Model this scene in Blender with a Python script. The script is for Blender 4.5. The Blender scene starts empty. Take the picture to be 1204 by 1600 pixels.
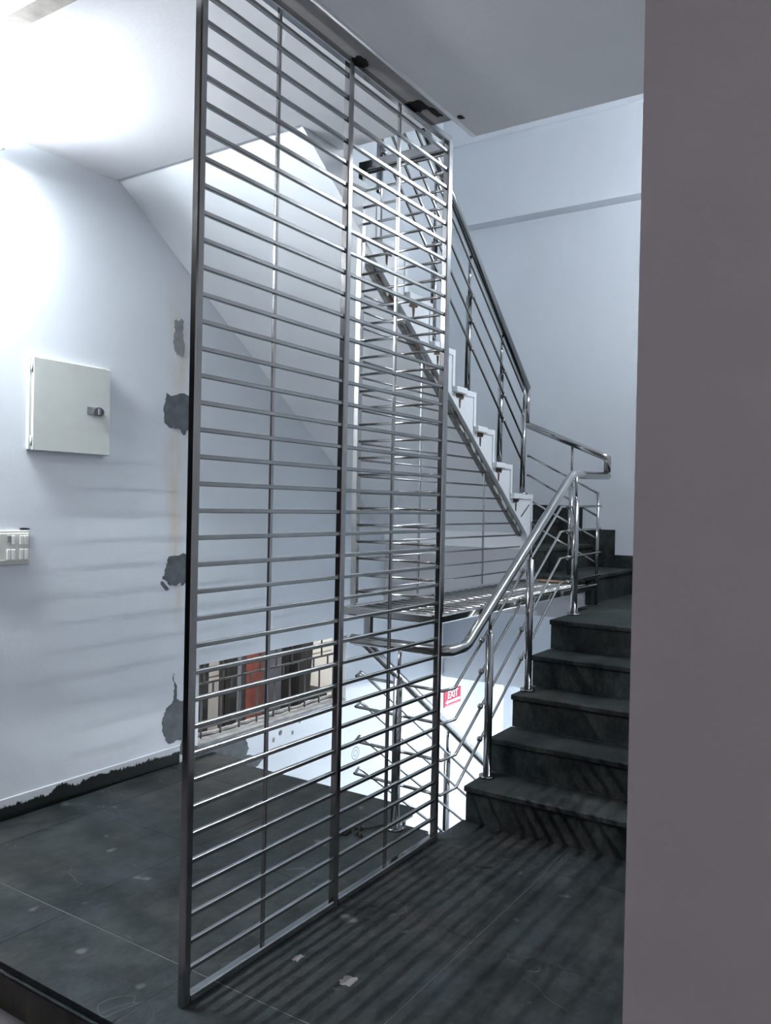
import bpy, bmesh, math, random
from mathutils import Vector, Matrix
random.seed(7)
S = bpy.context.scene
C = S.collection

# ------------------------------------------------------------------ camera
# world: X runs along the screen towards the stairs, Y towards the left wall, Z up; metres
F_PX, YAW, PITCH, ROLL, EYE = 1286.7, 0.5779, -0.0073, 0.0204, 1.4
cam = bpy.data.objects.new('camera', bpy.data.cameras.new('camera'))
C.objects.link(cam)
fw = Vector((math.cos(YAW)*math.cos(PITCH), math.sin(YAW)*math.cos(PITCH), math.sin(PITCH)))
r0 = Vector((math.sin(YAW), -math.cos(YAW), 0)); u0 = r0.cross(fw)
rt = math.cos(ROLL)*r0 + math.sin(ROLL)*u0; up = -math.sin(ROLL)*r0 + math.cos(ROLL)*u0
m3 = Matrix((rt, up, -fw)).transposed()
cam.matrix_world = Matrix.Translation((0, 0, EYE)) @ m3.to_4x4()
cam.data.sensor_fit = 'VERTICAL'; cam.data.sensor_height = 36.0
cam.data.lens = F_PX/1600*36.0
cam.data.clip_start = 0.05
S.camera = cam

# ------------------------------------------------------------------ light and exposure
W = bpy.data.worlds.new('overcast'); S.world = W; W.use_nodes = True
W.node_tree.nodes['Background'].inputs['Color'].default_value = (1.0, 0.97, 0.93, 1)
W.node_tree.nodes['Background'].inputs['Strength'].default_value = 1.8
S.view_settings.view_transform = 'Standard'; S.view_settings.look = 'None'
S.view_settings.gamma = 1.0; S.view_settings.use_curve_mapping = False
S.view_settings.exposure = 2.0
S.cycles.max_bounces = 10; S.cycles.diffuse_bounces = 6; S.cycles.glossy_bounces = 5
S.cycles.use_denoising = True
S.cycles.sample_clamp_indirect = 8.0
# four 4-foot tube lamps, the last one an added fill: (centre, axis, which way the batten sits from the tube, strength)
TUBES = [((1.332, 3.14, 2.83), (1, 0, 0), (0, 1, 0.2), 200.0, 'tube lamp on the left wall near the ceiling before the platform'),
         ((4.65, 0.49, 3.41), (1, 0, 0.02), (0, -1, 0), 76.0, 'tube lamp high on the right stairwell wall above the landing'),
         ((6.62, 1.25, -.07), (0, 1, 0), (0, 0, 1), 210.0, 'tube lamp on the lower corridor ceiling beyond the far wall'),
         ((-2.0, 0.1, 2.60), (0, 1, 0), (0, 0, 1), 9.5, 'dim unseen fill tube added behind the camera to brighten the pillar')]  # last entry: unseen fill added to lift the pillar face

# ------------------------------------------------------------------ materials
def nodes(name):
    m = bpy.data.materials.new(name); m.use_nodes = True
    nt = m.node_tree; b = nt.nodes['Principled BSDF']
    return m, nt, b
def N(nt, t, **k):
    n = nt.nodes.new(t)
    for a, v in k.items():
        if a in n.inputs.keys() if hasattr(n.inputs, 'keys') else False: n.inputs[a].default_value = v
        else: setattr(n, a, v)
    return n
def ramp(nt, stops):
    r = nt.nodes.new('ShaderNodeValToRGB')
    while len(r.color_ramp.elements) < len(stops): r.color_ramp.elements.new(0.5)
    for e, (p, c) in zip(r.color_ramp.elements, stops):
        e.position = p; e.color = (c[0], c[1], c[2], 1)
    return r
def coords(nt, scale=(1, 1, 1)):
    t = nt.nodes.new('ShaderNodeNewGeometry'); mp = nt.nodes.new('ShaderNodeMapping')
    mp.inputs['Scale'].default_value = scale
    nt.links.new(t.outputs['Position'], mp.inputs['Vector']); return mp.outputs['Vector']
def noise(nt, vec, scale, detail=4.0, rough=0.55):
    n = nt.nodes.new('ShaderNodeTexNoise'); n.inputs['Scale'].default_value = scale
    n.inputs['Detail'].default_value = detail; n.inputs['Roughness'].default_value = rough
    nt.links.new(vec, n.inputs['Vector']); return n.outputs['Fac']
def mix(nt, fac, a, b):
    m = nt.nodes.new('ShaderNodeMix'); m.data_type = 'RGBA'
    for s, v in ((0, fac), (6, a), (7, b)):
        if isinstance(v, (int, float)): m.inputs[s].default_value = v
        elif isinstance(v, tuple): m.inputs[s].default_value = (*v, 1)
        else: nt.links.new(v, m.inputs[s])
    return m.outputs[2]
def math_(nt, op, a, b=0.0, c=None):
    m = nt.nodes.new('ShaderNodeMath'); m.operation = op; m.use_clamp = (op in ('MULTIPLY_ADD',))
    for i, v in enumerate((a, b) if c is None else (a, b, c)):
        if isinstance(v, (int, float)): m.inputs[i].default_value = v
        else: nt.links.new(v, m.inputs[i])
    return m.outputs[0]
def bump(nt, b, h, strength, dist=0.01):
    n = nt.nodes.new('ShaderNodeBump'); n.inputs['Strength'].default_value = strength
    n.inputs['Distance'].default_value = dist
    nt.links.new(h, n.inputs['Height']); nt.links.new(n.outputs['Normal'], b.inputs['Normal'])
def plain(name, col, rough=0.6, metal=0.0, var=0.12, scale=14.0):
    m, nt, b = nodes(name); v = coords(nt)
    f = noise(nt, v, scale)
    lo = tuple(c*(1-var) for c in col); hi = tuple(min(1, c*(1+var)) for c in col)
    r = ramp(nt, [(0.3, lo), (0.7, hi)]); nt.links.new(f, r.inputs[0])
    nt.links.new(r.outputs[0], b.inputs['Base Color'])
    b.inputs['Roughness'].default_value = rough; b.inputs['Metallic'].default_value = metal
    return m
def paint(name, col, stain=None):
    m, nt, b = nodes(name); v = coords(nt)
    f = noise(nt, v, 1.6, 5, 0.6); f2 = noise(nt, v, 60, 3, 0.6)
    r = ramp(nt, [(0.25, tuple(c*0.93 for c in col)), (0.75, col)]); nt.links.new(f, r.inputs[0])
    c = r.outputs[0]
    if stain:                                   # old rust streak running down the plaster at one place
        sx = nt.nodes.new('ShaderNodeSeparateXYZ'); nt.links.new(v, sx.inputs[0])
        wob = math_(nt, 'MULTIPLY', math_(nt, 'SUBTRACT', noise(nt, coords(nt, (1, 1, 0.35)), 14), 0.5), 0.14)
        d = math_(nt, 'ABSOLUTE', math_(nt, 'SUBTRACT', math_(nt, 'ADD', sx.outputs[0], wob), stain[0]))
        s = nt.nodes.new('ShaderNodeMapRange'); s.inputs[1].default_value = stain[1]; s.inputs[2].default_value = 0.0
        s.inputs[3].default_value = 0.0; s.inputs[4].default_value = 0.5; nt.links.new(d, s.inputs[0])
        zt = nt.nodes.new('ShaderNodeMapRange'); zt.inputs[1].default_value = 0.55; zt.inputs[2].default_value = 0.9
        nt.links.new(sx.outputs[2], zt.inputs[0])
        zt2 = nt.nodes.new('ShaderNodeMapRange'); zt2.inputs[1].default_value = 2.65; zt2.inputs[2].default_value = 2.3
        nt.links.new(sx.outputs[2], zt2.inputs[0])
        patch = nt.nodes.new('ShaderNodeMapRange'); patch.inputs[1].default_value = 0.38; patch.inputs[2].default_value = 0.6
        nt.links.new(noise(nt, coords(nt, (1, 1, 0.5)), 5), patch.inputs[0])
        fac = math_(nt, 'MULTIPLY', math_(nt, 'MULTIPLY', s.outputs[0], zt.outputs[0]), math_(nt, 'MULTIPLY', zt2.outputs[0], patch.outputs[0]))
        c = mix(nt, fac, c, (0.60, 0.42, 0.22))
    nt.links.new(c, b.inputs['Base Color']); b.inputs['Roughness'].default_value = 0.62
    b.inputs['Specular IOR Level'].default_value = 0.3
    bump(nt, b, math_(nt, 'ADD', math_(nt, 'MULTIPLY', f, 3.0), f2), 0.10, 0.006)
    return m
def stone(name, dark, light, dusty, dust=0.5, rough=0.42, marks=False):
    m, nt, b = nodes(name); v = coords(nt)
    f = noise(nt, v, 3.2, 7, 0.62); g = noise(nt, coords(nt, (1, 2.2, 1)), 22, 5, 0.65)
    r = ramp(nt, [(0.35, dark), (0.68, light)]); nt.links.new(f, r.inputs[0])
    du = nt.nodes.new('ShaderNodeMapRange'); du.inputs[1].default_value = 0.42; du.inputs[2].default_value = 0.74
    du.inputs[4].default_value = dust; nt.links.new(math_(nt, 'ADD', math_(nt, 'MULTIPLY', noise(nt, v, 5.5, 8, 0.7), 0.65), math_(nt, 'MULTIPLY', g, 0.35)), du.inputs[0])
    hue = ramp(nt, [(0.36, tuple(q*k for q, k in zip(dusty, (1.12, 1.0, .90)))), (0.62, tuple(q*k for q, k in zip(dusty, (.80, 1.0, 1.12))))])
    nt.links.new(noise(nt, v, 2.3, 5, 0.6), hue.inputs[0])
    c = mix(nt, du.outputs[0], r.outputs[0], hue.outputs[0])
    if marks:                                   # thin pale scratches and a few dried plaster drops
        w = nt.nodes.new('ShaderNodeTexVoronoi'); w.feature = 'DISTANCE_TO_EDGE'; w.inputs['Scale'].default_value = 2.1
        wv = nt.nodes.new('ShaderNodeVectorMath'); wv.operation = 'ADD'
        nn = nt.nodes.new('ShaderNodeTexNoise'); nn.inputs['Scale'].default_value = 2.5; nt.links.new(v, nn.inputs['Vector'])
        nt.links.new(v, wv.inputs[0]); nt.links.new(nn.outputs['Color'], wv.inputs[1]); nt.links.new(wv.outputs[0], w.inputs['Vector'])
        sc = nt.nodes.new('ShaderNodeMapRange'); sc.inputs[1].default_value = 0.006; sc.inputs[2].default_value = 0.0
        sc.inputs[4].default_value = 0.35; nt.links.new(w.outputs['Distance'], sc.inputs[0])
        gate = nt.nodes.new('ShaderNodeMapRange'); gate.inputs[1].default_value = 0.56; gate.inputs[2].default_value = 0.66
        nt.links.new(noise(nt, v, 3.7), gate.inputs[0])
        c = mix(nt, math_(nt, 'MULTIPLY', sc.outputs[0], gate.outputs[0]), c, (0.30, 0.31, 0.30))
        dr = nt.nodes.new('ShaderNodeMapRange'); dr.inputs[1].default_value = 0.70; dr.inputs[2].default_value = 0.76
        dr.inputs[4].default_value = 0.45; nt.links.new(noise(nt, v, 9, 2, 0.4), dr.inputs[0])
        c = mix(nt, dr.outputs[0], c, (0.22, 0.22, 0.22))
    nt.links.new(c, b.inputs['Base Color'])
    rr = nt.nodes.new('ShaderNodeMapRange'); rr.inputs[3].default_value = rough-0.07; rr.inputs[4].default_value = rough+0.2
    nt.links.new(g, rr.inputs[0]); nt.links.new(rr.outputs[0], b.inputs['Roughness'])
    bump(nt, b, g, 0.12, 0.004); b.inputs['Specular IOR Level'].default_value = 0.2
    return m
def steel(name, col, rough, var=0.10):
    m, nt, b = nodes(name); v = coords(nt)
    f = noise(nt, v, 9, 4); r = ramp(nt, [(0.3, tuple(c*0.85 for c in col)), (0.7, col)]); nt.links.new(f, r.inputs[0])
    nt.links.new(r.outputs[0], b.inputs['Base Color']); b.inputs['Metallic'].default_value = 1.0
    rr = nt.nodes.new('ShaderNodeMapRange'); rr.inputs[3].default_value = rough; rr.inputs[4].default_value = rough+var
    nt.links.new(noise(nt, v, 30, 3), rr.inputs[0]); nt.links.new(rr.outputs[0], b.inputs['Roughness'])
    return m
def glow(name, col, strength):
    m, nt, b = nodes(name)
    b.inputs['Base Color'].default_value = (0.9, 0.9, 0.9, 1)
    b.inputs['Emission Color'].default_value = (*col, 1); b.inputs['Emission Strength'].default_value = strength
    return m
def skirting_mat():                             # dark stone skirting with white wall paint smeared over its top edge
    m, nt, b = nodes('painted_over_skirting'); v = coords(nt)
    sx = nt.nodes.new('ShaderNodeSeparateXYZ'); nt.links.new(v, sx.inputs[0])
    n1 = math_(nt, 'MULTIPLY', math_(nt, 'SUBTRACT', noise(nt, coords(nt, (1, 1, 0.5)), 7, 7, 0.75), 0.5), 0.16)
    e = nt.nodes.new('ShaderNodeMapRange'); e.inputs[1].default_value = 0.066; e.inputs[2].default_value = 0.071
    nt.links.new(math_(nt, 'ADD', sx.outputs[2], n1), e.inputs[0])
    c = mix(nt, e.outputs[0], (0.006, 0.010, 0.010), (0.62, 0.64, 0.68))
    nt.links.new(c, b.inputs['Base Color']); b.inputs['Roughness'].default_value = 0.6; b.inputs['Specular IOR Level'].default_value = 0.15
    return m
WHITE = paint('white_wall_paint', (0.69, 0.73, 0.775), stain=(3.045, 0.09))
WHITE2 = paint('white_stair_paint', (0.80, 0.83, 0.86))
CEIL = paint('white_ceiling_paint', (0.80, 0.80, 0.82))
FRONTP = paint('grey_white_paint', (0.62, 0.62, 0.64))
SHADEGREY = paint('shade_grey_paint', (0.40, 0.41, 0.44))  # white landing faces greyed to stand for weaker light on them
TAUPE = paint('taupe_room_paint', (0.40, 0.34, 0.335))
DARKWALL = paint('entrance_darkness_paint', (0.06, 0.05, 0.045))  # darkness put into unseen entrance surfaces so the steel posts reflect black
PILLAR = paint('pale_taupe_pillar_paint', (0.86, 0.75, 0.77))
FLOORST = stone('green_black_floor_stone', (0.006, 0.009, 0.009), (0.011, 0.016, 0.017), (0.074, 0.077, 0.076), 0.8, 0.45, True)
STEPST = stone('green_black_step_stone', (0.006, 0.010, 0.010), (0.016, 0.022, 0.021), (0.105, 0.112, 0.108), 0.6, 0.55)
DIRTY = plain('dirty_painted_steel', (0.15, 0.15, 0.15), 0.6, 0, 0.4, 30)
STRIP = plain('ceiling_shade_grey', (0.40, 0.39, 0.385), 0.9, 0, 0.15, 6)  # tone of the painted shade strip on the ceiling
JOINT = plain('pale_joint_mortar', (0.17, 0.17, 0.16), 0.9)
LOWERFLOOR = stone('mauve_lower_floor', (0.07, 0.062, 0.07), (0.10, 0.09, 0.10), (0.15, 0.14, 0.15), 0.4, 0.6)
EDGEST = plain('rough_brown_slab_edge', (0.11, 0.10, 0.085), 0.85, 0, 0.4, 9)
STEEL = steel('brushed_stainless_steel', (0.46, 0.46, 0.465), 0.11, 0.07)
STEELBAR = steel('satin_stainless_bar', (0.45, 0.45, 0.455), 0.19, 0.10)
POLISH = steel('polished_stainless_steel', (0.55, 0.545, 0.53), 0.12, 0.07)
CEMENT = plain('dark_grey_cement', (0.105, 0.115, 0.125), 0.9, 0, 0.25, 20)
CEMENT2 = plain('pale_grey_cement', (0.25, 0.26, 0.265), 0.9, 0, 0.25, 20)
RUST = plain('rust_brown_stain', (0.10, 0.065, 0.045), 0.9, 0, 0.5, 40)
PALERUST = plain('orange_rust_stain', (0.42, 0.27, 0.17), 0.9, 0, 0.4, 18)
BURN = plain('burnt_black_weld', (0.022, 0.020, 0.019), 0.9, 0, 0.5, 40)
CREAM = plain('cream_enamel', (0.55, 0.575, 0.55), 0.42, 0, 0.03)
CREAM2 = plain('cream_plastic', (0.60, 0.60, 0.56), 0.4, 0, 0.04)
OFFWHITE = plain('pale_plastic', (0.70, 0.70, 0.68), 0.35, 0, 0.03)
GREYPL = plain('grey_plastic', (0.22, 0.23, 0.25), 0.4, 0, 0.08)
DARKPL = plain('dark_grey_plastic', (0.075, 0.08, 0.095), 0.35, 0, 0.1)
REDSIGN = plain('red_sign_enamel', (0.50, 0.035, 0.075), 0.4, 0, 0.05)
WHITESIGN = plain('white_sign_letter', (0.85, 0.78, 0.80), 0.4, 0, 0.02)
IRON = plain('dark_painted_iron', (0.05, 0.05, 0.052), 0.6, 0, 0.2)
BLACK = plain('black_painted_metal', (0.006, 0.006, 0.0065), 0.8, 0, 0.2)
BRICKRED = plain('faded_red_paint', (0.17, 0.040, 0.028), 0.6, 0, 0.25)
BLUEGREY = plain('blue_grey_board', (0.13, 0.14, 0.17), 0.7, 0, 0.2)
BEIGE = plain('beige_facade', (0.40, 0.385, 0.36), 0.8, 0, 0.1, 4)
GROUND = plain('grey_ground', (0.25, 0.24, 0.23), 0.9)
TAN = plain('tan_cement_beam', (0.33, 0.30, 0.265), 0.9, 0, 0.3, 12)
PALESTRIP = plain('white_strip_finish', (0.80, 0.81, 0.84), 0.4, 0, 0.02)
SKIRT = skirting_mat()

# ------------------------------------------------------------------ mesh helpers
def obj(name, bm, mat, parent=None, kind=None, smooth=False):
    me = bpy.data.meshes.new(name); bmesh.ops.recalc_face_normals(bm, faces=bm.faces[:])
    if smooth:
        for f in bm.faces: f.smooth = len(f.verts) == 4
    bm.to_mesh(me); bm.free(); me.materials.append(mat)
    o = bpy.data.objects.new(name, me); C.objects.link(o)
    if parent is not None: o.parent = parent
    if kind: o['kind'] = kind
    return o
def inst(name, src, parent, offset):
    o = src.copy(); o.name = name; C.objects.link(o); o.parent = parent; o.location = Vector(offset); return o
def empty(name, label, cat, group=None, loc=(0, 0, 0)):
    o = bpy.data.objects.new(name, None); o.empty_display_size = 0.1; o.location = loc
    C.objects.link(o); o['label'] = label; o['category'] = cat
    if group: o['group'] = group
    return o
def place(root):                                # children are written in world metres; move them under the root
    bpy.context.view_layer.update()
def box(bm, x0, x1, y0, y1, z0, z1, bev=0.0):
    vs = [bm.verts.new((x, y, z)) for x in (x0, x1) for y in (y0, y1) for z in (z0, z1)]
    fs = [(0, 1, 3, 2), (4, 6, 7, 5), (0, 4, 5, 1), (2, 3, 7, 6), (0, 2, 6, 4), (1, 5, 7, 3)]
    faces = [bm.faces.new([vs[i] for i in f]) for f in fs]
    if bev > 0:
        es = list({e for f in faces for e in f.edges})
        bmesh.ops.bevel(bm, geom=es, offset=bev, segments=1, affect='EDGES', clamp_overlap=True)
    return bm
def boxm(x0, x1, y0, y1, z0, z1, bev=0.0): return box(bmesh.new(), x0, x1, y0, y1, z0, z1, bev)
def frame_of(d):
    d = d.normalized(); a = Vector((0, 0, 1)) if abs(d.z) < 0.9 else Vector((0, 1, 0))
    s = d.cross(a).normalized(); return s, s.cross(d).normalized()
def section(shape, w, h):
    if shape == 'square':                       # square tube with small chamfers
        c = 0.14*min(w, h)*2*0.5
        return [(w/2-c, h/2), (-w/2+c, h/2), (-w/2, h/2-c), (-w/2, -h/2+c), (-w/2+c, -h/2), (w/2-c, -h/2), (w/2, -h/2+c), (w/2, h/2-c)]
    n = shape
    return [(w/2*math.cos(2*math.pi*i/n), h/2*math.sin(2*math.pi*i/n)) for i in range(n)]
def tube(bm, pts, shape, w, h=None):            # tube swept along a polyline, mitred at the corners
    h = h or w; pts = [Vector(p) for p in pts]; sec = section(shape, w, h); rings = []
    s, t = frame_of(pts[1]-pts[0])
    for i, p in enumerate(pts):
        din = (p-pts[i-1]).normalized() if i else (pts[1]-p).normalized()
        dout = (pts[i+1]-p).normalized() if i < len(pts)-1 else din
        if i:                                   # carry the frame round the bend
            q = pd.rotation_difference(din); s = q @ s; t = q @ t
        pd = din
        nrm = (din+dout).normalized() if (din+dout).length > 1e-6 else din
        ring = []
        for a, b in sec:
            o = s*a+t*b
            k = -o.dot(nrm)/din.dot(nrm) if abs(din.dot(nrm)) > 1e-6 else 0
            ring.append(bm.verts.new(p+o+din*k))
        rings.append(ring)
    for a, b in zip(rings, rings[1:]):
        for i in range(len(sec)):
            j = (i+1) % len(sec); bm.faces.new((a[i], a[j], b[j], b[i]))
    bm.faces.new(rings[0]); bm.faces.new(rings[-1][::-1]); return bm
def tubem(pts, shape, w, h=None): return tube(bmesh.new(), pts, shape, w, h)
def prism(bm, poly, axis, a, b):                # polygon extruded along axis 0/1/2 from a to b
    def P(p, k):
        q = list(p); q.insert(axis, k); return q
    A = [bm.verts.new(P(p, a)) for p in poly]; B = [bm.verts.new(P(p, b)) for p in poly]
    bm.faces.new(A); bm.faces.new(B[::-1])
    for i in range(len(poly)):
        j = (i+1) % len(poly); bm.faces.new((A[i], B[i], B[j], A[j]))
    return bm
def prismm(poly, axis, a, b): return prism(bmesh.new(), poly, axis, a, b)
def ball(bm, c, r, n=8):
    bmesh.ops.create_uvsphere(bm, u_segments=n, v_segments=max(4, n//2+1), radius=r, matrix=Matrix.Translation(c)); return bm
def blob(cx, cz, w, h, n=22, jag=0.16):         # ragged trowelled outline
    out = []
    for i in range(n):
        a = 2*math.pi*i/n; c, s = math.cos(a), math.sin(a)
        k = 1/max(abs(c), abs(s))**0.75 * (1+random.uniform(-jag, jag)*0.6)
        out.append((cx+w/2*c*k, cz+h/2*s*k))
    return out

# ------------------------------------------------------------------ large structure
WL, WR, WF = 3.31, 0.43, 5.98                   # left wall, right stairwell wall, far wall
CZ = 2.95                                       # ceiling of the platform
HID = -3.0
# left wall with the low window opening cut out
WX0, WX1, WZ0, WZ1 = 3.235, 4.62, 0.06, 0.505
bm = bmesh.new()
box(bm, .60, WX0, WL, WL+.13, HID, 6); box(bm, WX1, 7.2, WL, WL+.13, HID, 6)
box(bm, WX0, WX1, WL, WL+.13, HID, WZ0); box(bm, WX0, WX1, WL, WL+.13, WZ1, 6)
wall_left = obj('wall_left', bm, WHITE, kind='structure')
bm = bmesh.new(); box(bm, -3, .60, 6.6, 6.75, -.3, CZ+.15); box(bm, .60, .75, WL+.13, 6.75, -.3, CZ+.15)
obj('wall_entrance', bm, DARKWALL, kind='structure')
wall_right = obj('wall_right', boxm(3.20, 7.2, WR-.15, WR, HID, 6), WHITE, kind='structure')
bm = bmesh.new(); box(bm, -3, 3.20, -.83, -.68, HID, 6); box(bm, 3.05, 3.20, -.68, WR-.15, HID, 6)
wall_front = obj('wall_front', bm, FRONTP, kind='structure')
bm = bmesh.new()
box(bm, WF, 7.35, WR, WL, 0, 6); box(bm, 7.2, 7.35, WR, WL, HID, 0)
wall_far = obj('wall_far', bm, WHITE, kind='structure')
obj('trim_4', boxm(WF-.13, WF, WR, WL, 3.65, 4.29), WHITE, kind='structure')
obj('trim_5', boxm(WF-.165, WF, WR, WL, 4.29, 6), WHITE, kind='structure')
wall_back = obj('wall_back', boxm(-3.15, -3, -.83, 6.75, -.3, CZ+.15), DARKWALL, kind='structure')
pillar = obj('wall_pillar', boxm(.58, .80, -.68, .17, -.145, CZ), PILLAR, kind='structure')
# ceilings
bm = bmesh.new()
prism(bm, [(1.38, -.68), (1.52, -.68), (1.52, WL), (1.38, WL)], 2, CZ, CZ+.15)
prism(bm, [(1.585, -.68), (3.05, -.68), (3.05, 1.59), (1.585, 1.59)], 2, CZ-.012, CZ+.15)
prism(bm, [(1.585, 1.59), (2.90, 1.59), (2.90, 2.16), (2.62, 2.16), (2.62, WL), (1.585, WL)], 2, CZ, CZ+.15)
obj('ceiling', bm, CEIL, kind='structure')
obj('ceiling.002', prismm([(-3, -.68), (1.38, -.68), (1.38, WL), (.60, WL), (.60, 6.6), (-3, 6.6)], 2, CZ, CZ+.15), DARKWALL, kind='structure')
obj('trim_1', boxm(1.52, 1.585, -.68, WL, CZ-.025, CZ+.15), TAN, kind='structure')
bm = bmesh.new(); tube(bm, [(1.60, 1.588, CZ-.002), (3.05, 1.588, CZ-.002)], 10, .034, .026)
tube(bm, [(3.048, 1.60, CZ-.0), (3.048, 1.45, CZ-.0)], 10, .03, .026)
obj('trim_2', bm, CEIL, kind='structure', smooth=True)
obj('ceiling.001', boxm(.95, 7.35, -.83, WL+.13, 6, 6.1), CEIL, kind='structure')
obj('wall_upper', boxm(.95, 1.10, -.68, WL, CZ+.15, 6), WHITE, kind='structure')
# lower rooms
obj('floor.001', prismm([(-3, -.68), (1.46, -.68), (1.46, WL), (.60, WL), (.60, 6.6), (-3, 6.6)], 2, -.25, -.145), LOWERFLOOR, kind='structure')
obj('floor.002', boxm(1.46, 7.35, -.68, WL, HID-.1, HID), LOWERFLOOR, kind='structure')
obj('wall_lower', boxm(2.70, 2.90, WR, WL, HID, -.22), WHITE, kind='structure')
# platform: bed, slab nosing and stone tiles laid one by one
floor = obj('floor', boxm(1.472, 3.05, -.68, WL, -.24, -.0225), EDGEST, kind='structure')
obj('floor_bed', prismm([(1.47, -.68), (3.02, -.68), (3.02, 1.69), (3.02, 1.93), (3.24, 1.93), (3.24, WL), (1.47, WL)], 2, -.0225, -.0010), JOINT, floor)
def tile(x0, x1, y0, y1, poly=None):
    g = .0009
    bm = boxm(x0+g, x1-g-(.0016 if x1 == 1.755 else 0), y0+g, y1-g, -.022, random.uniform(.0002, .0008), .0008)
    return obj('tile', bm, FLOORST, floor)
ys = [-.68, .02, .62, 1.19, 1.79, 2.40, WL]
for a, b in zip(ys, ys[1:]): tile(1.455, 1.755, a, b)
for x0, x1 in ((1.755, 2.40), (2.40, 3.02)):
    for a, b in zip([-.68, -.03, .58, 1.19, 1.80, 2.44, 3.09], [-.03, .58, 1.19, 1.80, 2.44, 3.09, WL]): tile(x0, x1, a, b)
for a, b in ((-.68, -.03), (-.03, .58), (.58, 1.19), (1.19, 1.70)): tile(3.02, 3.295 if a > .4 else 3.05, max(a, .43) if a > .4 else a, b)
tile(3.02, 3.06, 1.70, 1.945)
for a, b in ((1.945, 2.44), (2.44, 3.09)): tile(3.02, 3.29, a, b)
tile(3.02, 3.35, 3.09, WL)
obj('floor_nosing', boxm(1.448, 1.475, -.68, WL, -.034, -.0225, .002), STEPST, floor)
obj('baseboard_left', boxm(1.50, 3.10, WL-.007, WL-.0005, .0, .098, .003), SKIRT, kind='structure')
def rag(poly, n=4, j=.006):
    out = []
    for (a, b), (c, d) in zip(poly, poly[1:]+poly[:1]):
        for i in range(n):
            t = i/n; out.append((a+(c-a)*t+random.uniform(-j, j)*(i > 0), b+(d-b)*t+random.uniform(-j, j)*(i > 0)))
    return out
# cement patches where an older screen was chased into the left wall
def patch(poly, mat, t=.003): return obj('cement_patch', prismm(rag(poly), 1, WL-t, WL+.001), mat, wall_left)
patch([(2.965, 1.965), (3.01, 1.955), (3.06, 1.975), (3.16, 1.97), (3.17, 1.80), (3.12, 1.785), (3.09, 1.755), (3.07, 1.785), (3.00, 1.785), (2.955, 1.81), (2.95, 1.90)], CEMENT)
patch([(3.00, 1.11), (3.05, 1.115), (3.10, 1.125), (3.15, 1.11), (3.15, .96), (3.12, .965), (3.10, .95), (3.085, .968), (3.05, .955), (3.02, .958), (2.985, .985), (2.962, .995), (2.972, 1.02), (2.985, 1.07)], CEMENT)
patch([(2.955, .985), (3.0, .950), (3.012, .935), (2.99, .932), (2.95, .972)], CEMENT, .002)
patch([(3.065, .355), (3.03, .325), (3.0, .305), (2.985, .27), (2.98, .20), (2.995, .165), (3.02, .125), (3.06, .12), (3.12, .125), (3.17, .13), (3.20, .20), (3.19, .29), (3.12, .33)], CEMENT)
patch([(3.055, .345), (3.068, .345), (3.075, .41), (3.06, .44), (3.05, .49), (3.045, .46), (3.06, .41)], CEMENT, .002)
patch([(3.02, 2.365), (3.045, 2.355), (3.055, 2.37), (3.075, 2.355), (3.068, 2.30), (3.085, 2.24), (3.08, 2.17), (3.05, 2.178), (3.03, 2.172), (3.012, 2.21), (3.005, 2.27), (3.015, 2.31), (3.01, 2.34)], CEMENT2)
patch([(3.12, .125), (3.24, .058), (3.60, .040), (3.62, .0), (3.65, -.05), (3.62, -.085), (3.70, -.11), (3.80, -.12), (3.76, -.15), (3.70, -.19), (3.34, -.06), (3.20, .0), (3.10, .05)], CEMENT)
for (x, z, r) in ((3.93, -.02, .012), (3.98, .035, .007), (4.05, -.045, .009), (3.87, -.05, .010), (4.12, .01, .006)):
    patch(blob(x, z, r*2, r*2.4, 9), CEMENT2, .002)
bm = bmesh.new()                                # faint round stamp below the window
for r0_, r1_ in ((.046, .040), (.024, .019)):
    n = 24; A = [bm.verts.new((4.75+r0_*math.cos(2*math.pi*i/n), WL-.0012, -.345+r0_*math.sin(2*math.pi*i/n))) for i in range(n)]
    B = [bm.verts.new((4.75+r1_*math.cos(2*math.pi*i/n), WL-.0012, -.345+r1_*math.sin(2*math.pi*i/n))) for i in range(n)]
    for i in range(n): bm.faces.new((A[i], A[(i+1) % n], B[(i+1) % n], B[i]))
obj('round_mark', bm, CEMENT2, wall_left)
ceil_ = bpy.data.objects['ceiling']
obj('ceiling_shade_strip', boxm(1.60, 2.895, 1.602, 1.735, CZ-.002, CZ+.001), STRIP, ceil_)  # shading beside the screen top, painted as a thin darker strip
# burnt weld spots where the screen meets the ceiling slab
ceil = bpy.data.objects['ceiling']
for (x, y, w, h) in ((2.35, 1.678, .065, .05), (2.72, 1.665, .09, .06), (2.80, 1.635, .08, .025)):
    obj('weld_burn', prismm(blob(x, y, w, h, 16, .35), 2, CZ-.006, CZ+.001), BURN, ceil)
obj('slab_chip', prismm(blob(2.87, 1.555, .03, .022, 9, .4), 2, CZ-.016, CZ-.011), BURN, ceil)
bm = bmesh.new(); box(bm, 5.905, 5.955, WL-.022, WL, HID, .80, .003)  # plain white vertical strip near the far corner
pstrip = obj('pale_strip', bm, PALESTRIP); pstrip['label'] = 'white vertical strip beside the red exit sign'; pstrip['category'] = 'trunking'

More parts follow.
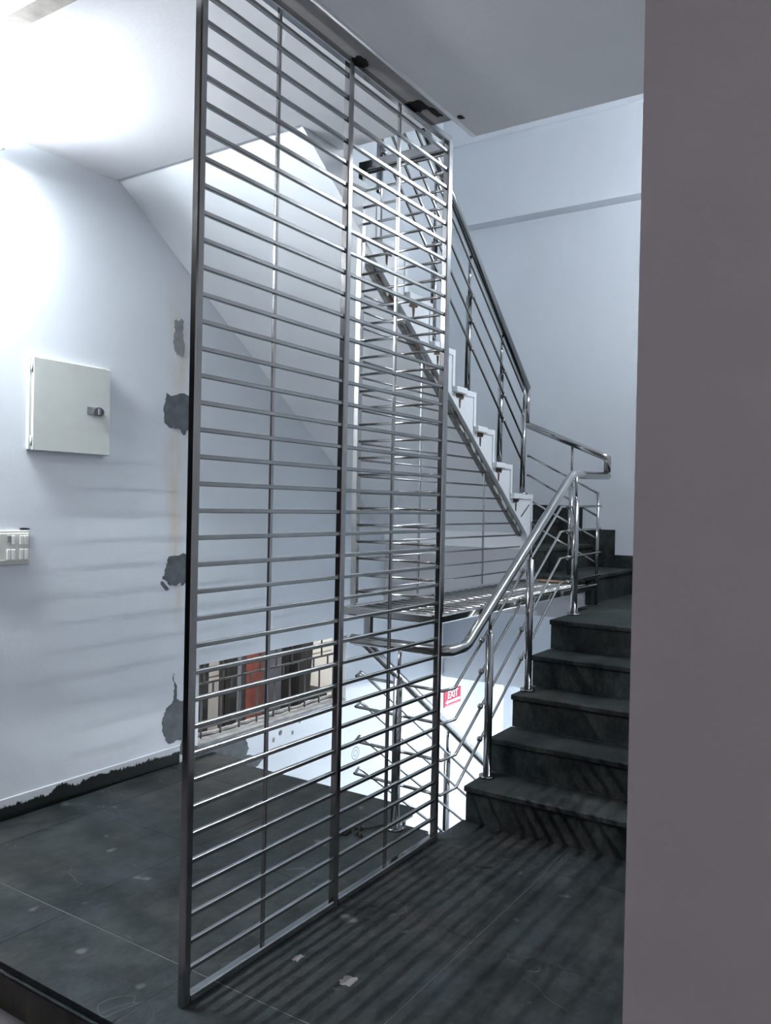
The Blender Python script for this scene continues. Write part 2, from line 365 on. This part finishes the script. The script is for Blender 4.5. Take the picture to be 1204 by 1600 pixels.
# ------------------------------------------------------------------ window and what stands outside it
win = obj('window_1', boxm(WX0, WX1, WL+.128, WL+.14, WZ0-.02, WZ0), CEMENT2, kind='structure')
bm = bmesh.new(); box(bm, WX0, WX1, WL-.004, WL+.13, WZ0-.012, WZ0+.006, .002)
obj('window_sill', bm, CEMENT2, win)
bm = bmesh.new(); k = 26
P = [(WX0+(WX1-WX0)*i/k, WL+.105+random.uniform(-.012, .012), WZ0+.012+random.uniform(-.005, .006)) for i in range(k+1)]
tube(bm, P, 6, .03, .024); obj('mortar_bead', bm, CEMENT2, win)
GY = WL+.075
for z in (.29, .375): obj('grille_bar', tubem([(WX0, GY, z), (WX1, GY, z)], 'square', .012), IRON, win)
obj('grille_bar', tubem([(WX0, GY, .125), (WX1, GY, .125)], 'square', .014), IRON, win)
for i in range(9):
    x = WX0+.115+i*.155
    obj('grille_bar', tubem([(x, GY, .375), (x, GY, WZ1)], 'square', .010), IRON, win)
    obj('grille_bar', tubem([(x-.02, GY, WZ0+.005), (x-.02, GY, .29)], 'square', .010), IRON, win)
    if i < 8: obj('grille_bar', tubem([(x+.07, GY, .29), (x+.07, GY, .375)], 'square', .010), IRON, win)
OUTY = 4.35
fac = obj('wall_outside', boxm(2.5, 9, OUTY, OUTY+.2, -1.2, 1.1), BEIGE, kind='structure')
for i in range(5):
    for j in range(3):
        x = 3.3+i*.72; z = -.72+j*.42
        obj('panel', boxm(x+.006, x+.714, OUTY-.02, OUTY+.002, z+.006, z+.414, .003), BEIGE, fac)
obj('ground', boxm(2, 9, WL+.13, 6, -1.3, -.75), GROUND, kind='structure')
def outside(name, label, cat, x0, x1, z0, z1, y, mat, lean=0.0, taper=1.0, group=None, depth=.05):
    k = y/WL
    X0, X1 = x0*k, x1*k; Z1 = 1.4+(z1-1.4)*k; Z0 = -.75
    mid = (X0+X1)/2; h = (X1-X0)/2
    hb = h*taper
    o = obj(name, prismm([(mid-h, Z1+.35), (mid+h, Z1+.35), (mid+lean+hb, Z0), (mid+lean-hb, Z0)], 1, y, y+depth), mat)
    o['label'] = label; o['category'] = cat
    if group: o['group'] = group
    return o
outside('metal_post', 'tapering black post at the left end of the low window outside', 'post', 3.245, 3.315, 0, .5, 3.75, BLACK, .0, .45)
outside('metal_post', 'slim black post outside the window left of the red pipe', 'post', 3.435, 3.455, 0, .5, 3.85, BLACK, -.01, 1.0)
outside('metal_post', 'broad black post outside the window next to the red pipe', 'post', 3.49, 3.545, 0, .5, 3.80, BLACK, -.02, .9)
outside('board', 'grey green board outside the window behind the red pipe', 'board', 3.57, 3.80, 0, .5, 4.05, BLUEGREY)
outside('red_pipe', 'faded red pipe standing outside behind the window bars', 'pipe', 3.665, 3.765, 0, .5, 3.95, BRICKRED, -.02, 1.0)
outside('board', 'blue grey board outside the window right of the red pipe', 'board', 3.80, 3.975, 0, .5, 4.02, BLUEGREY)
outside('metal_post', 'thin black post outside the window beside the blue grey board', 'post', 3.985, 4.01, 0, .5, 3.85, BLACK, -.01, 1.0)
outside('metal_post', 'middle black post outside between board and leaning post', 'post', 4.035, 4.085, 0, .5, 3.9, BLACK, -.03, 1.0)
outside('metal_post', 'wide leaning black post outside near the right end of the window', 'post', 4.15, 4.275, 0, .5, 3.8, BLACK, -.12, .8)
o = obj('black_bag', prismm([(4.93, -.02), (5.03, .02), (5.13, -.01), (5.14, -.09), (5.02, -.12), (4.92, -.09)], 1, 3.86, 3.98), BLACK)
o.location.z = -.02; o['label'] = 'small black box fixed outside behind the right end of the window'; o['category'] = 'box'

# ------------------------------------------------------------------ staircases
WFi, WLi, WRi = WF-.002, WL-.002, WR+.002

RH, TR, X0 = .16, .242, 3.284
ST1 = empty('staircase', 'lower dark stone stair of five steps rising from the platform to the landing', 'staircase', loc=(X0, 1.06, 0))
def sp(bm, name, mat, root, smooth=False):      # part in world metres under an Empty
    for v in bm.verts: v.co -= root.location
    return obj(name, bm, mat, root, smooth=smooth)
V1 = 1.69; V2W = 2.165
prof = [(X0+.02, -.2)]
for i in range(5): prof += [(X0+.02+i*TR, RH*(i+1)-.026), (X0+.02+(i+1)*TR if i < 4 else WFi, RH*(i+1)-.026)]
prof += [(WFi, .62), (X0+4*TR+.15, .62), (X0+.30, -.2)]
sp(prismm(prof, 1, WRi, V1-.012), 'stair_body', WHITE2, ST1)
for i in range(5):
    x = X0+i*TR
    sp(boxm(x+.004, x+.024, WRi, V1-.006, RH*i+.001, RH*(i+1)-.026), 'riser', STEPST, ST1)
    if i < 4: sp(boxm(x-.010, x+TR+.004, WRi, V1, RH*(i+1)-.026, RH*(i+1), .004), 'tread', STEPST, ST1)
xl = X0+4*TR
for a, b in ((WRi, 1.06), (1.06, V1)): sp(boxm(xl-.010, xl+.62, a+.001, b-.001, .774, .80, .003), 'landing_tile', STEPST, ST1)
for x0, x1 in ((xl+.62, 5.55), (5.55, WFi)):
    for a, b in ((WRi, 1.06), (1.06, 1.76)): sp(boxm(x0+.001, x1-.001, a+.001, b-.001, .774, .80, .002), 'landing_tile', STEPST, ST1)
# quarter-turn steps at the far wall
wst = [(4.90, 1.76, .982), (5.115, 2.055, 1.147), (5.30, 2.32, 1.318)]
zp = .80
ends = [2.075, 2.34, WLi]
for (x, y, z), ye in zip(wst, ends):
    sp(boxm(max(x+.03, 5.08), WFi, y+.02, WLi, zp-.02 if zp > .8 else .70, z-.026), 'turn_step_body', SHADEGREY, ST1)
    sp(boxm(max(x+.02, 5.06), WFi, y, y+.02, zp, z-.026), 'riser', STEPST, ST1)
    if y > 1.9: sp(boxm(max(x+.006, 5.105), max(x+.03, 5.125), y, ye+.3 if ye < 3 else WLi, zp, z-.026), 'riser', STEPST, ST1)
    sp(boxm(x, WFi, y-.012, ye if ye > 3 else ye, z-.026, z, .004), 'tread', STEPST, ST1)
    zp = z
sp(boxm(5.07, 5.25, 1.752, 1.759, .80, .954), 'end_panel', STEPST, ST1)
for (a, b, z0, z1) in ((WRi, 1.885, .80, 1.076), (1.885, 2.135, .982, 1.259), (2.135, WLi, 1.147, 1.433)):
    obj('baseboard_far', boxm(WF-.016, WF-.0005, a, b, z0, z1, .002), STEPST, kind='structure')
sp(boxm(5.082, 5.097, V2W, WLi, .70, 1.46), 'landing_front', SHADEGREY, ST1)
# orange rust on the concrete edge of the first turn step
sp(boxm(5.055, 5.079, 1.78, 2.16, .83, .956), 'landing_edge', SHADEGREY, ST1)
for (y, w, h, m) in ((2.03, .22, .05, PALERUST), (1.93, .09, .03, BURN), (1.83, .06, .06, PALERUST)):
    sp(prismm(blob(y, .928, w, h, 14, .4), 0, 5.050, 5.056), 'rust_stain', m, ST1)
sp(prismm(rag([(4.90, 1.80), (5.08, 1.80), (5.08, 2.045), (4.90, 2.045)], 4, .012), 2, .946, .957), 'rust_stain', PALERUST, ST1)
# upper flight
NOS = [(5.08, 1.494), (4.748, 1.675), (4.485, 1.868), (4.229, 2.062), (3.967, 2.262), (3.71, 2.46), (3.455, 2.66), (3.20, 2.86), (2.945, 3.06)]
ST2 = empty('staircase', 'upper white stair flight climbing back overhead with a stepped white side', 'staircase', loc=(5.08, 2.74, 1.32))
V2 = 2.17
prof = [(5.10, 1.15), (5.10, 1.494-.03)]
for i, (x, z) in enumerate(NOS):
    prof.append((x, z-.03))
    if i < 8: prof.append((NOS[i+1][0], z-.03))
prof = [(5.10, 1.10)]
for i, (x, z) in enumerate(NOS):
    prof.append((x+.02 if i == 0 else x, z-.03)); prof.append((NOS[i+1][0] if i < 8 else 2.63, z-.03))
prof += [(2.63, 2.965)]
prof += [(5.02, 2.984-.722*(5.02-2.604))]
sp(prismm(prof, 1, V2, WLi), 'stair_body', WHITE2, ST2)
bm = bmesh.new()
for i, (x, z) in enumerate(NOS):
    zb = NOS[i-1][1] if i else 1.318
    sp(boxm(x+.001, x+.022, V2+.02, WLi, zb, z-.026), 'riser', STEPST, ST2)
    x2 = NOS[i+1][0] if i < 8 else 2.64
    sp(boxm(x2, x+.03, V2+.02, WLi, z-.03, z, .003), 'tread', STEPST, ST2)
    sp(prismm([(x+.022, z), (x2+.008, z), (x2+.008, z-.031), (x-.004, z-.031), (x-.004, zb), (x+.022, zb)], 1, V2-.006, V2+.02), 'edge_trim', WHITE2, ST2)
    if i < 8: sp(boxm(x2+.012, x2+.135, V2-.028, V2+.01, z-.030, z+.003, .003), 'bracket', WHITE2, ST2)
    if 0 <= i < 7:
        xm = NOS[i+1][0]+.09
        sp(prismm(blob(xm, z-.042, .075, .03, 16, .5), 1, V2-.004, V2+.001), 'rust_stain', RUST, ST2)
        sp(prismm([(xm-.008, z-.06), (xm+.01, z-.06), (xm+.004, z-.11), (xm-.004, z-.10)], 1, V2-.004, V2+.001), 'rust_stain', RUST, ST2)
# hairline crack low on the white side
sp(prismm([(5.05, 1.43), (5.055, 1.425), (4.93, 1.345), (4.925, 1.352)], 1, V2-.002, V2+.001), 'crack', BURN, ST2)
# flight going down behind the floor edge
ST3 = empty('staircase', 'dark stone stair going down from the back edge of the platform', 'staircase', loc=(3.30, 2.7, 0))
prof = [(3.245, -.03)]
for i in range(8): prof += [(3.30+i*TR, -RH*i-.03 if i == 0 else -RH*i-.026), (3.30+i*TR, -RH*(i+1)-.026)]
prof += [(WFi, -1.306), (WFi, -1.48), (5.2, -1.48), (3.4, -.30), (3.245, -.22)]
sp(prismm(prof, 1, 2.17, WLi), 'stair_body', WHITE2, ST3)
for i in range(8):
    x = 3.30+i*TR
    sp(boxm(x, x+.016, 2.16, WL-.002, -RH*(i+1), -RH*i-.026), 'riser', STEPST, ST3)
    sp(boxm(x, x+TR+.01 if i < 7 else WFi, 2.16, WL-.002, -RH*(i+1)-.026, -RH*(i+1), .003), 'tread', STEPST, ST3)

# ------------------------------------------------------------------ steel screens
def grille(name, label, loc): return empty(name, label, 'steel screen', loc=loc)
SP, ZB = .0757, .097
# 1: the tall floor-standing screen
G1 = grille('steel_screen', 'tall stainless screen of horizontal bars standing on the stone platform', (2.31, 1.69, 0))
GY1, ZT = 1.69, 2.945
for x in (1.617, 2.309, 3.012):
    sp(tubem([(x, GY1, .002), (x, GY1, ZT)], 'square', .027), 'frame_post', STEEL, G1)
for a, b in ((1.6305, 2.2955), (2.3225, 2.9985)):
    sp(tubem([(a, GY1, .0155), (b, GY1, .0155)], 'square', .027), 'frame_rail', STEEL, G1)
    sp(tubem([(a, GY1, ZT-.0145), (b, GY1, ZT-.0145)], 'square', .027), 'frame_rail', STEEL, G1)
for x in (1.945, 2.640):
    sp(tubem([(x, GY1+.004, .029), (x, GY1+.004, ZT-.028)], 'square', .0115), 'upright', STEELBAR, G1)
protos = [sp(tubem([(a, GY1, ZB), (b, GY1, ZB)], 'square', .0132), 'bar', STEELBAR, G1) for a, b in ((1.630, 2.296), (2.322, 2.999))]
for k in range(1, 38):
    for p in protos: inst('bar', p, G1, (0, 0, SP*k*.994))
# 2: narrow screen across the stairwell, above the rail
G2 = grille('steel_screen', 'narrow stainless screen closing the stairwell gap behind the tall screen', (3.10, 1.96, .93))
YA, YB, XG = 1.735, 2.185, 3.10
for y in (YA, YB): sp(tubem([(XG, y, .945), (XG, y, CZ+.02)], 'square', .03), 'frame_post', POLISH, G2)
sp(tubem([(XG, YA+.015, CZ-.002), (XG, YB-.015, CZ-.002)], 'square', .045), 'frame_rail', STEEL, G2)
p = sp(tubem([(XG, YA+.015, 1.005), (XG, YB-.015, 1.005)], 10, .0125), 'bar', POLISH, G2, True)
for k in range(1, 26): inst('bar', p, G2, (0, 0, .0765*k))
# 3: screen filling the triangle below the upper flight
G3 = grille('steel_screen', 'triangular stainless screen filling the space under the white stair flight', (3.12, 2.20, .93))
Y3 = 2.20
zsof = lambda x: 2.984-.722*(x-2.604)
for k in range(0, 21):
    z = 1.00+.0765*k; xe = min(4.98, 2.604+(2.984-z)/.722-.008)
    if xe > 3.2: sp(tubem([(3.115, Y3, z), (xe, Y3, z)], 8, .0105), 'bar', STEELBAR, G3, True)
for x in (3.70, 4.45): sp(tubem([(x, Y3+.003, .945), (x, Y3+.003, zsof(x)-.004)], 'square', .010), 'upright', STEELBAR, G3)
zb = [(3.16, zsof(3.16)-.022), (5.0, zsof(5.0)-.022)]
sp(tubem([(x, Y3+.012, z) for x, z in zb], 'square', .034), 'sloping_rail', DIRTY, G3)
for i in range(24):                             # mortar smears on the sloping rail
    x = 3.25+i*.074+random.uniform(-.02, .02); z = zsof(x)-.022
    c, s_ = math.cos(math.atan(.722)), math.sin(math.atan(.722))
    pl = [(x+a*c+b*s_, z-a*s_+b*c) for a, b in blob(0, random.uniform(-.010, .006), random.uniform(.04, .085), random.uniform(.012, .026), 12, .5)]
    sp(prismm(pl, 1, Y3-.009, Y3-.004), 'mortar_smear', random.choice((CREAM2, CREAM2, CEMENT2, RUST)), G3)
# 4: horizontal screen lying over the gap
G4 = grille('steel_screen', 'flat horizontal stainless grating covering the gap between the stair flights', (3.9, 1.95, .93))
for y in (1.715, 2.185): sp(tubem([(3.03, y, .922), (5.04, y, .922)], 'square', .036), 'frame_rail', POLISH, G4)
for x in (3.048, 5.022): sp(tubem([(x, 1.733, .922), (x, 2.167, .922)], 'square', .036), 'frame_rail', POLISH, G4)
G4.location.z = .945
p = sp(tubem([(3.12, 1.733, .945), (3.12, 2.167, .945)], 10, .016), 'bar', POLISH, G4, True)
for k in range(1, 25): inst('bar', p, G4, (.076*k, 0, 0))
sp(tubem([(3.075, 2.085, .825), (3.075, 2.085, .92)], 'square', .034), 'support_stub', STEEL, G4)
G4.location.z = .93

# ------------------------------------------------------------------ railings
def post(root, x, y, z0, z1, z2, d=.038):       # round baluster with base flange and slim pin to the handrail
    q = sp(tubem([(x, y, z0+.004), (x, y, z1)], 16, d), 'post', STEEL, root, True)
    for nm, pts, w in (('base_flange', [(x, y, z0), (x, y, z0+.012)], .075), ('pin', [(x, y, z1), (x, y, z2)], .016)):
        bm = tubem(pts, 14, w)
        for v in bm.verts: v.co -= root.location
        obj(nm, bm, STEEL, q, smooth=True)
    return q
def clamp(q, root, c):
    bm = bmesh.new(); ball(bm, c, .0145, 10)
    for v in bm.verts: v.co -= root.location
    obj('clamp', bm, POLISH, q, smooth=True)
R1 = empty('railing', 'lower stainless railing with round handrail beside the five dark stone steps', 'railing', loc=(3.07, 1.68, 0))
sp(tubem([(3.07, 2.17, .79), (3.07, 1.70, .787), (3.10, 1.672, .787), (3.21, 1.672, .787), (3.25, 1.672, .80), (4.47, 1.672, 1.583), (4.51, 1.672, 1.60), (5.115, 1.672, 1.618)], 18, .048), 'handrail', POLISH, R1, True)
sp(tubem([(3.015, 1.885, .004), (3.015, 1.885, .66)], 16, .04), 'post', STEEL, R1, True)
sp(tubem([(3.015, 1.885, .0), (3.015, 1.885, .012)], 14, .075), 'base_flange', STEEL, R1, True)
sp(tubem([(3.015, 1.885, .66), (3.03, 1.885, .775)], 12, .016), 'pin', STEEL, R1, True)
SLP = .648
zr = [.626, .487, .330, .183]
zl = [1.415, 1.275, 1.126, .985]
rods = [[(3.06, 2.13, z), (3.06, 1.69, z-.006), (3.17+.01*i, 1.69, z-.012), (4.385, 1.69, zl[i]), (5.06, 1.69, zl[i]+.012)] for i, z in enumerate(zr)]
for r in rods: sp(tubem(r, 10, .0135), 'rod', POLISH, R1, True)
for (x, z, zt) in ((3.437, .16, .815), (3.885, .48, 1.145), (4.52, .80, 1.45)):
    q = post(R1, x, 1.655, z, z+.665 if x < 4.5 else z+.655, .80+(x-3.25)*SLP if x < 4.47 else 1.595)
    for r in rods:
        t = (x-r[2][0])/(r[3][0]-r[2][0]); zz = r[2][2]+(r[3][2]-r[2][2])*t if t < 1 else r[3][2]
        clamp(q, R1, (x-.012, 1.690, zz))
R2 = empty('railing', 'stainless railing dropping away with the stair going down', 'railing', loc=(3.12, 2.16, 0))
dn = lambda x: .765-.685*(x-3.15)
sp(tubem([(3.075, 2.155, .785), (3.13, 2.155, .775), (3.17, 2.155, dn(3.17)), (5.1, 2.155, dn(5.1))], 18, .046), 'handrail', POLISH, R2, True)
for i, z in enumerate(zr):
    sp(tubem([(3.06, 2.135, z), (3.115, 2.15, z+.008), (3.15, 2.15, z-.012), (5.1, 2.15, z-.012-.685*1.95)], 10, .0135), 'rod', POLISH, R2, True)
for x in (4.03, 4.80):
    post(R2, x, 2.185, -RH*(int((x-3.30)/TR)+1), dn(x)-.12, dn(x)-.01)
R3 = empty('railing', 'short sloping stainless railing on the turn steps at the far wall', 'railing', loc=(5.1, 1.9, .8))
sp(tubem([(5.115, 1.672, 1.640), (5.115, 1.672, 1.728), (5.10, 1.70, 1.745), (5.10, 2.215, 1.958)], 16, .044), 'handrail', POLISH, R3, True)
sp(tubem([(5.10, 1.722, .802), (5.10, 1.722, 1.515)], 12, .02), 'post', STEEL, R3, True)
q = sp(tubem([(5.10, 1.90, .983), (5.10, 1.90, 1.55)], 14, .034), 'post', STEEL, R3, True)
sp(tubem([(5.10, 1.90, 1.55), (5.10, 1.90, 1.815)], 12, .016), 'pin', STEEL, R3, True)
for za, zb in ((1.511, 1.753), (1.365, 1.626), (1.219, 1.465), (1.065, 1.316)):
    sp(tubem([(5.10, 1.728, za), (5.10, 2.200, zb)], 10, .0135), 'rod', POLISH, R3, True)
    bm = bmesh.new(); ball(bm, (5.10, 2.203, zb), .011, 8); sp(bm, 'rod_end', POLISH, R3, True)
R4 = empty('railing', 'upper stainless railing along the white stepped stair flight', 'railing', loc=(5.03, 2.2, 1.5))
hz = lambda x: 2.21+.835*(5.04-x)
sp(tubem([(5.055, 2.2, 2.195), (2.92, 2.2, hz(2.92))], 18, .048), 'handrail', STEEL, R4, True)
sp(tubem([(5.062, 2.2, 1.965), (5.062, 2.2, 2.20)], 14, .032), 'end_drop', POLISH, R4, True)
for z0 in (1.712, 1.867, 2.014, 2.165):
    sp(tubem([(4.99, 2.2, z0), (2.92, 2.2, z0+.82*2.07)], 10, .0145), 'rod', POLISH, R4, True)
for x, z in ((5.005, 1.494), (4.70, 1.675), (4.25, 2.062), (3.84, 2.262), (3.30, 2.66)):
    q = post(R4, x, 2.225 if x < 5 else 2.20, z, z+.56, hz(x)-.015, .034)
    for z0 in (1.712, 1.867, 2.014, 2.165):
        zz = z0+.82*(4.99-x)
        if x < 5 and zz < z+.60: clamp(q, R4, (x, 2.202, zz))

# ------------------------------------------------------------------ things on the left wall
DB = empty('distribution_box', 'square cream metal electrical box high on the left wall', 'electrical box', loc=(2.36, WL, 1.6))
FX = WL-.032
sp(boxm(2.166, 2.590, FX+.012, WL-.0005, 1.616, 2.024, .003), 'box_body', CREAM, DB)
d = sp(boxm(2.178, 2.588, FX-.002, FX+.011, 1.614, 2.026, .003), 'door', CREAM, DB)
for z in (1.655, 1.98): sp(tubem([(2.174, FX+.003, z-.022), (2.174, FX+.003, z+.022)], 10, .009), 'hinge', CREAM, DB, True)
def sub(bm, name, mat, par, root, smooth=False):
    for v in bm.verts: v.co -= root.location
    return obj(name, bm, mat, par, smooth=smooth)
sub(boxm(2.455, 2.525, FX-.005, FX-.001, 1.800, 1.836, .001), 'latch_plate', CEMENT2, d, DB)
bm = bmesh.new(); n = 20
sub(prismm([(2.518+.028*math.cos(2*math.pi*i/n), 1.817+.021*math.sin(2*math.pi*i/n)) for i in range(n)], 1, FX-.012, FX-.004), 'latch', DARKPL, d, DB)
sub(boxm(2.512, 2.524, FX-.0155, FX-.011, 1.803, 1.831, .001), 'latch_grip', GREYPL, d, DB)
SB = empty('switch_board', 'cream electrical switch plate at the left edge below the cream box', 'switch plate', loc=(2.05, WL, 1.11))
sp(boxm(1.90, 2.192, WL-.014, WL-.0005, 1.112, 1.262, .004), 'plate', CREAM2, SB)
sp(boxm(1.915, 2.180, WL-.020, WL-.013, 1.126, 1.250, .003), 'cover', CREAM2, SB)
for x in (1.935, 1.957, 1.995, 2.017, 2.082, 2.104, 2.143, 2.165):
    sp(boxm(x-.0085, x+.0085, WL-.025, WL-.019, 1.134, 1.180, .002), 'switch_rocker', OFFWHITE, SB)
for x in (1.957, 2.017, 2.104, 2.143, 2.165):
    sp(boxm(x-.0085, x+.0085, WL-.025, WL-.019, 1.200, 1.240, .002), 'switch_rocker', OFFWHITE, SB)
for x in (2.084, 1.937): sp(boxm(x-.010, x+.010, WL-.024, WL-.019, 1.212, 1.240, .002), 'switch_blank', CEMENT2, SB)
sp(prismm(blob(2.165, 1.268, .05, .008, 10, .4), 1, WL-.012, WL-.002), 'chipped_plaster', BURN, SB)
# exit sign
EX = empty('exit_sign', 'small red EXIT sign with a white arrow on the lower wall', 'sign', loc=(6.16, WL, -.2))
ex0, ex1, ez0, ez1 = 6.018, 6.308, -.272, -.135
sp(boxm(ex0, ex1, WL-.008, WL-.001, ez0, ez1, .001), 'sign_board', REDSIGN, EX)
cu = bpy.data.curves.new('exit_text', 'FONT'); cu.body = 'EXIT'; cu.size = .088; cu.extrude = .0012; cu.align_x = 'CENTER'
cu.offset = .0022
to = bpy.data.objects.new('exit_text', cu); C.objects.link(to)
dg = bpy.context.evaluated_depsgraph_get()
me = bpy.data.meshes.new_from_object(to.evaluated_get(dg)); bpy.data.objects.remove(to)
me.transform(Matrix.Translation(Vector((6.163, WL-.0094, -.206))-EX.location) @ Matrix.Rotation(math.pi/2, 4, 'X'))
me.materials.clear(); me.materials.append(WHITESIGN)
o = bpy.data.objects.new('lettering', me); C.objects.link(o); o.parent = EX; o['label'] = 'white letters EXIT'
sp(prismm([(6.035, -.235), (6.080, -.212), (6.080, -.225), (6.292, -.222), (6.292, -.246), (6.080, -.246), (6.080, -.258)], 1, WL-.0105, WL-.008), 'arrow', WHITESIGN, EX)
bm = bmesh.new(); box(bm, 6.026, 6.300, WL-.0100, WL-.008, -.266, -.262); sp(bm, 'border_line', WHITESIGN, EX)

# ------------------------------------------------------------------ litter on the stone floor
o = empty('dirt_heap', 'small heap of black dirt near the stair opening behind the screen', 'dirt', loc=(2.86, 2.03, 0))
bm = bmesh.new()
for i in range(26):
    x, y = random.gauss(0, .035), random.gauss(0, .03)
    ball(bm, (x, y, .008), random.uniform(.006, .016), 6)
q = obj('dirt', bm, BURN, o); q['kind'] = 'stuff'
bm = bmesh.new(); tube(bm, [(.05, -.02, .006), (.10, -.06, .008), (.14, -.09, .012), (.17, -.10, .006)], 6, .008); obj('twig', bm, BURN, o)
o = obj('dry_leaf', tubem([(2.885, 1.43, .003), (2.90, 1.40, .008), (2.925, 1.375, .003)], 5, .010, .004), BURN)
o['label'] = 'tiny dark curled leaf lying on the floor right of the screen'; o['category'] = 'leaf'
o = obj('dry_leaf', tubem([(2.865, 2.80, .003), (2.875, 2.765, .008), (2.90, 2.74, .003)], 5, .010, .004), BURN)
o['label'] = 'tiny dark curled leaf lying on the floor near the left wall'; o['category'] = 'leaf'
for x, y, w, h, lb in ((1.975, 1.385, .05, .045, 'largest pale plaster splash on the floor at the foot of the screen'), (1.985, 1.585, .035, .025, 'small pale plaster splash closest to the bottom rail of the screen')):
    o = obj('plaster_splash', prismm(blob(x, y, w, h, 16, .4), 2, .0004, .0022), plain('dried_plaster', (.20, .19, .19), .9)); o['label'] = lb; o['category'] = 'plaster splash'

# ------------------------------------------------------------------ tube lamps
for i, (c, ax, bk, st, lb) in enumerate(TUBES):
    c = Vector(c); ax = Vector(ax).normalized(); bk = Vector(bk)
    T = empty('tube_lamp', lb, 'lamp', loc=c)
    a = ax*.59
    obj('tube', tubem([-a, a], 12, .028), glow('lit_tube', (0.90, 0.955, 1.0), st), T, smooth=True)
    bc = bk*.042
    obj('batten', tubem([bc-ax*.605, bc+ax*.605], 'square', .03), OFFWHITE, T)
    for s in (-1, 1): obj('tube_holder', tubem([bc*.5+ax*s*.592, bc*.5+ax*s*.612], 'square', .05), OFFWHITE, T)
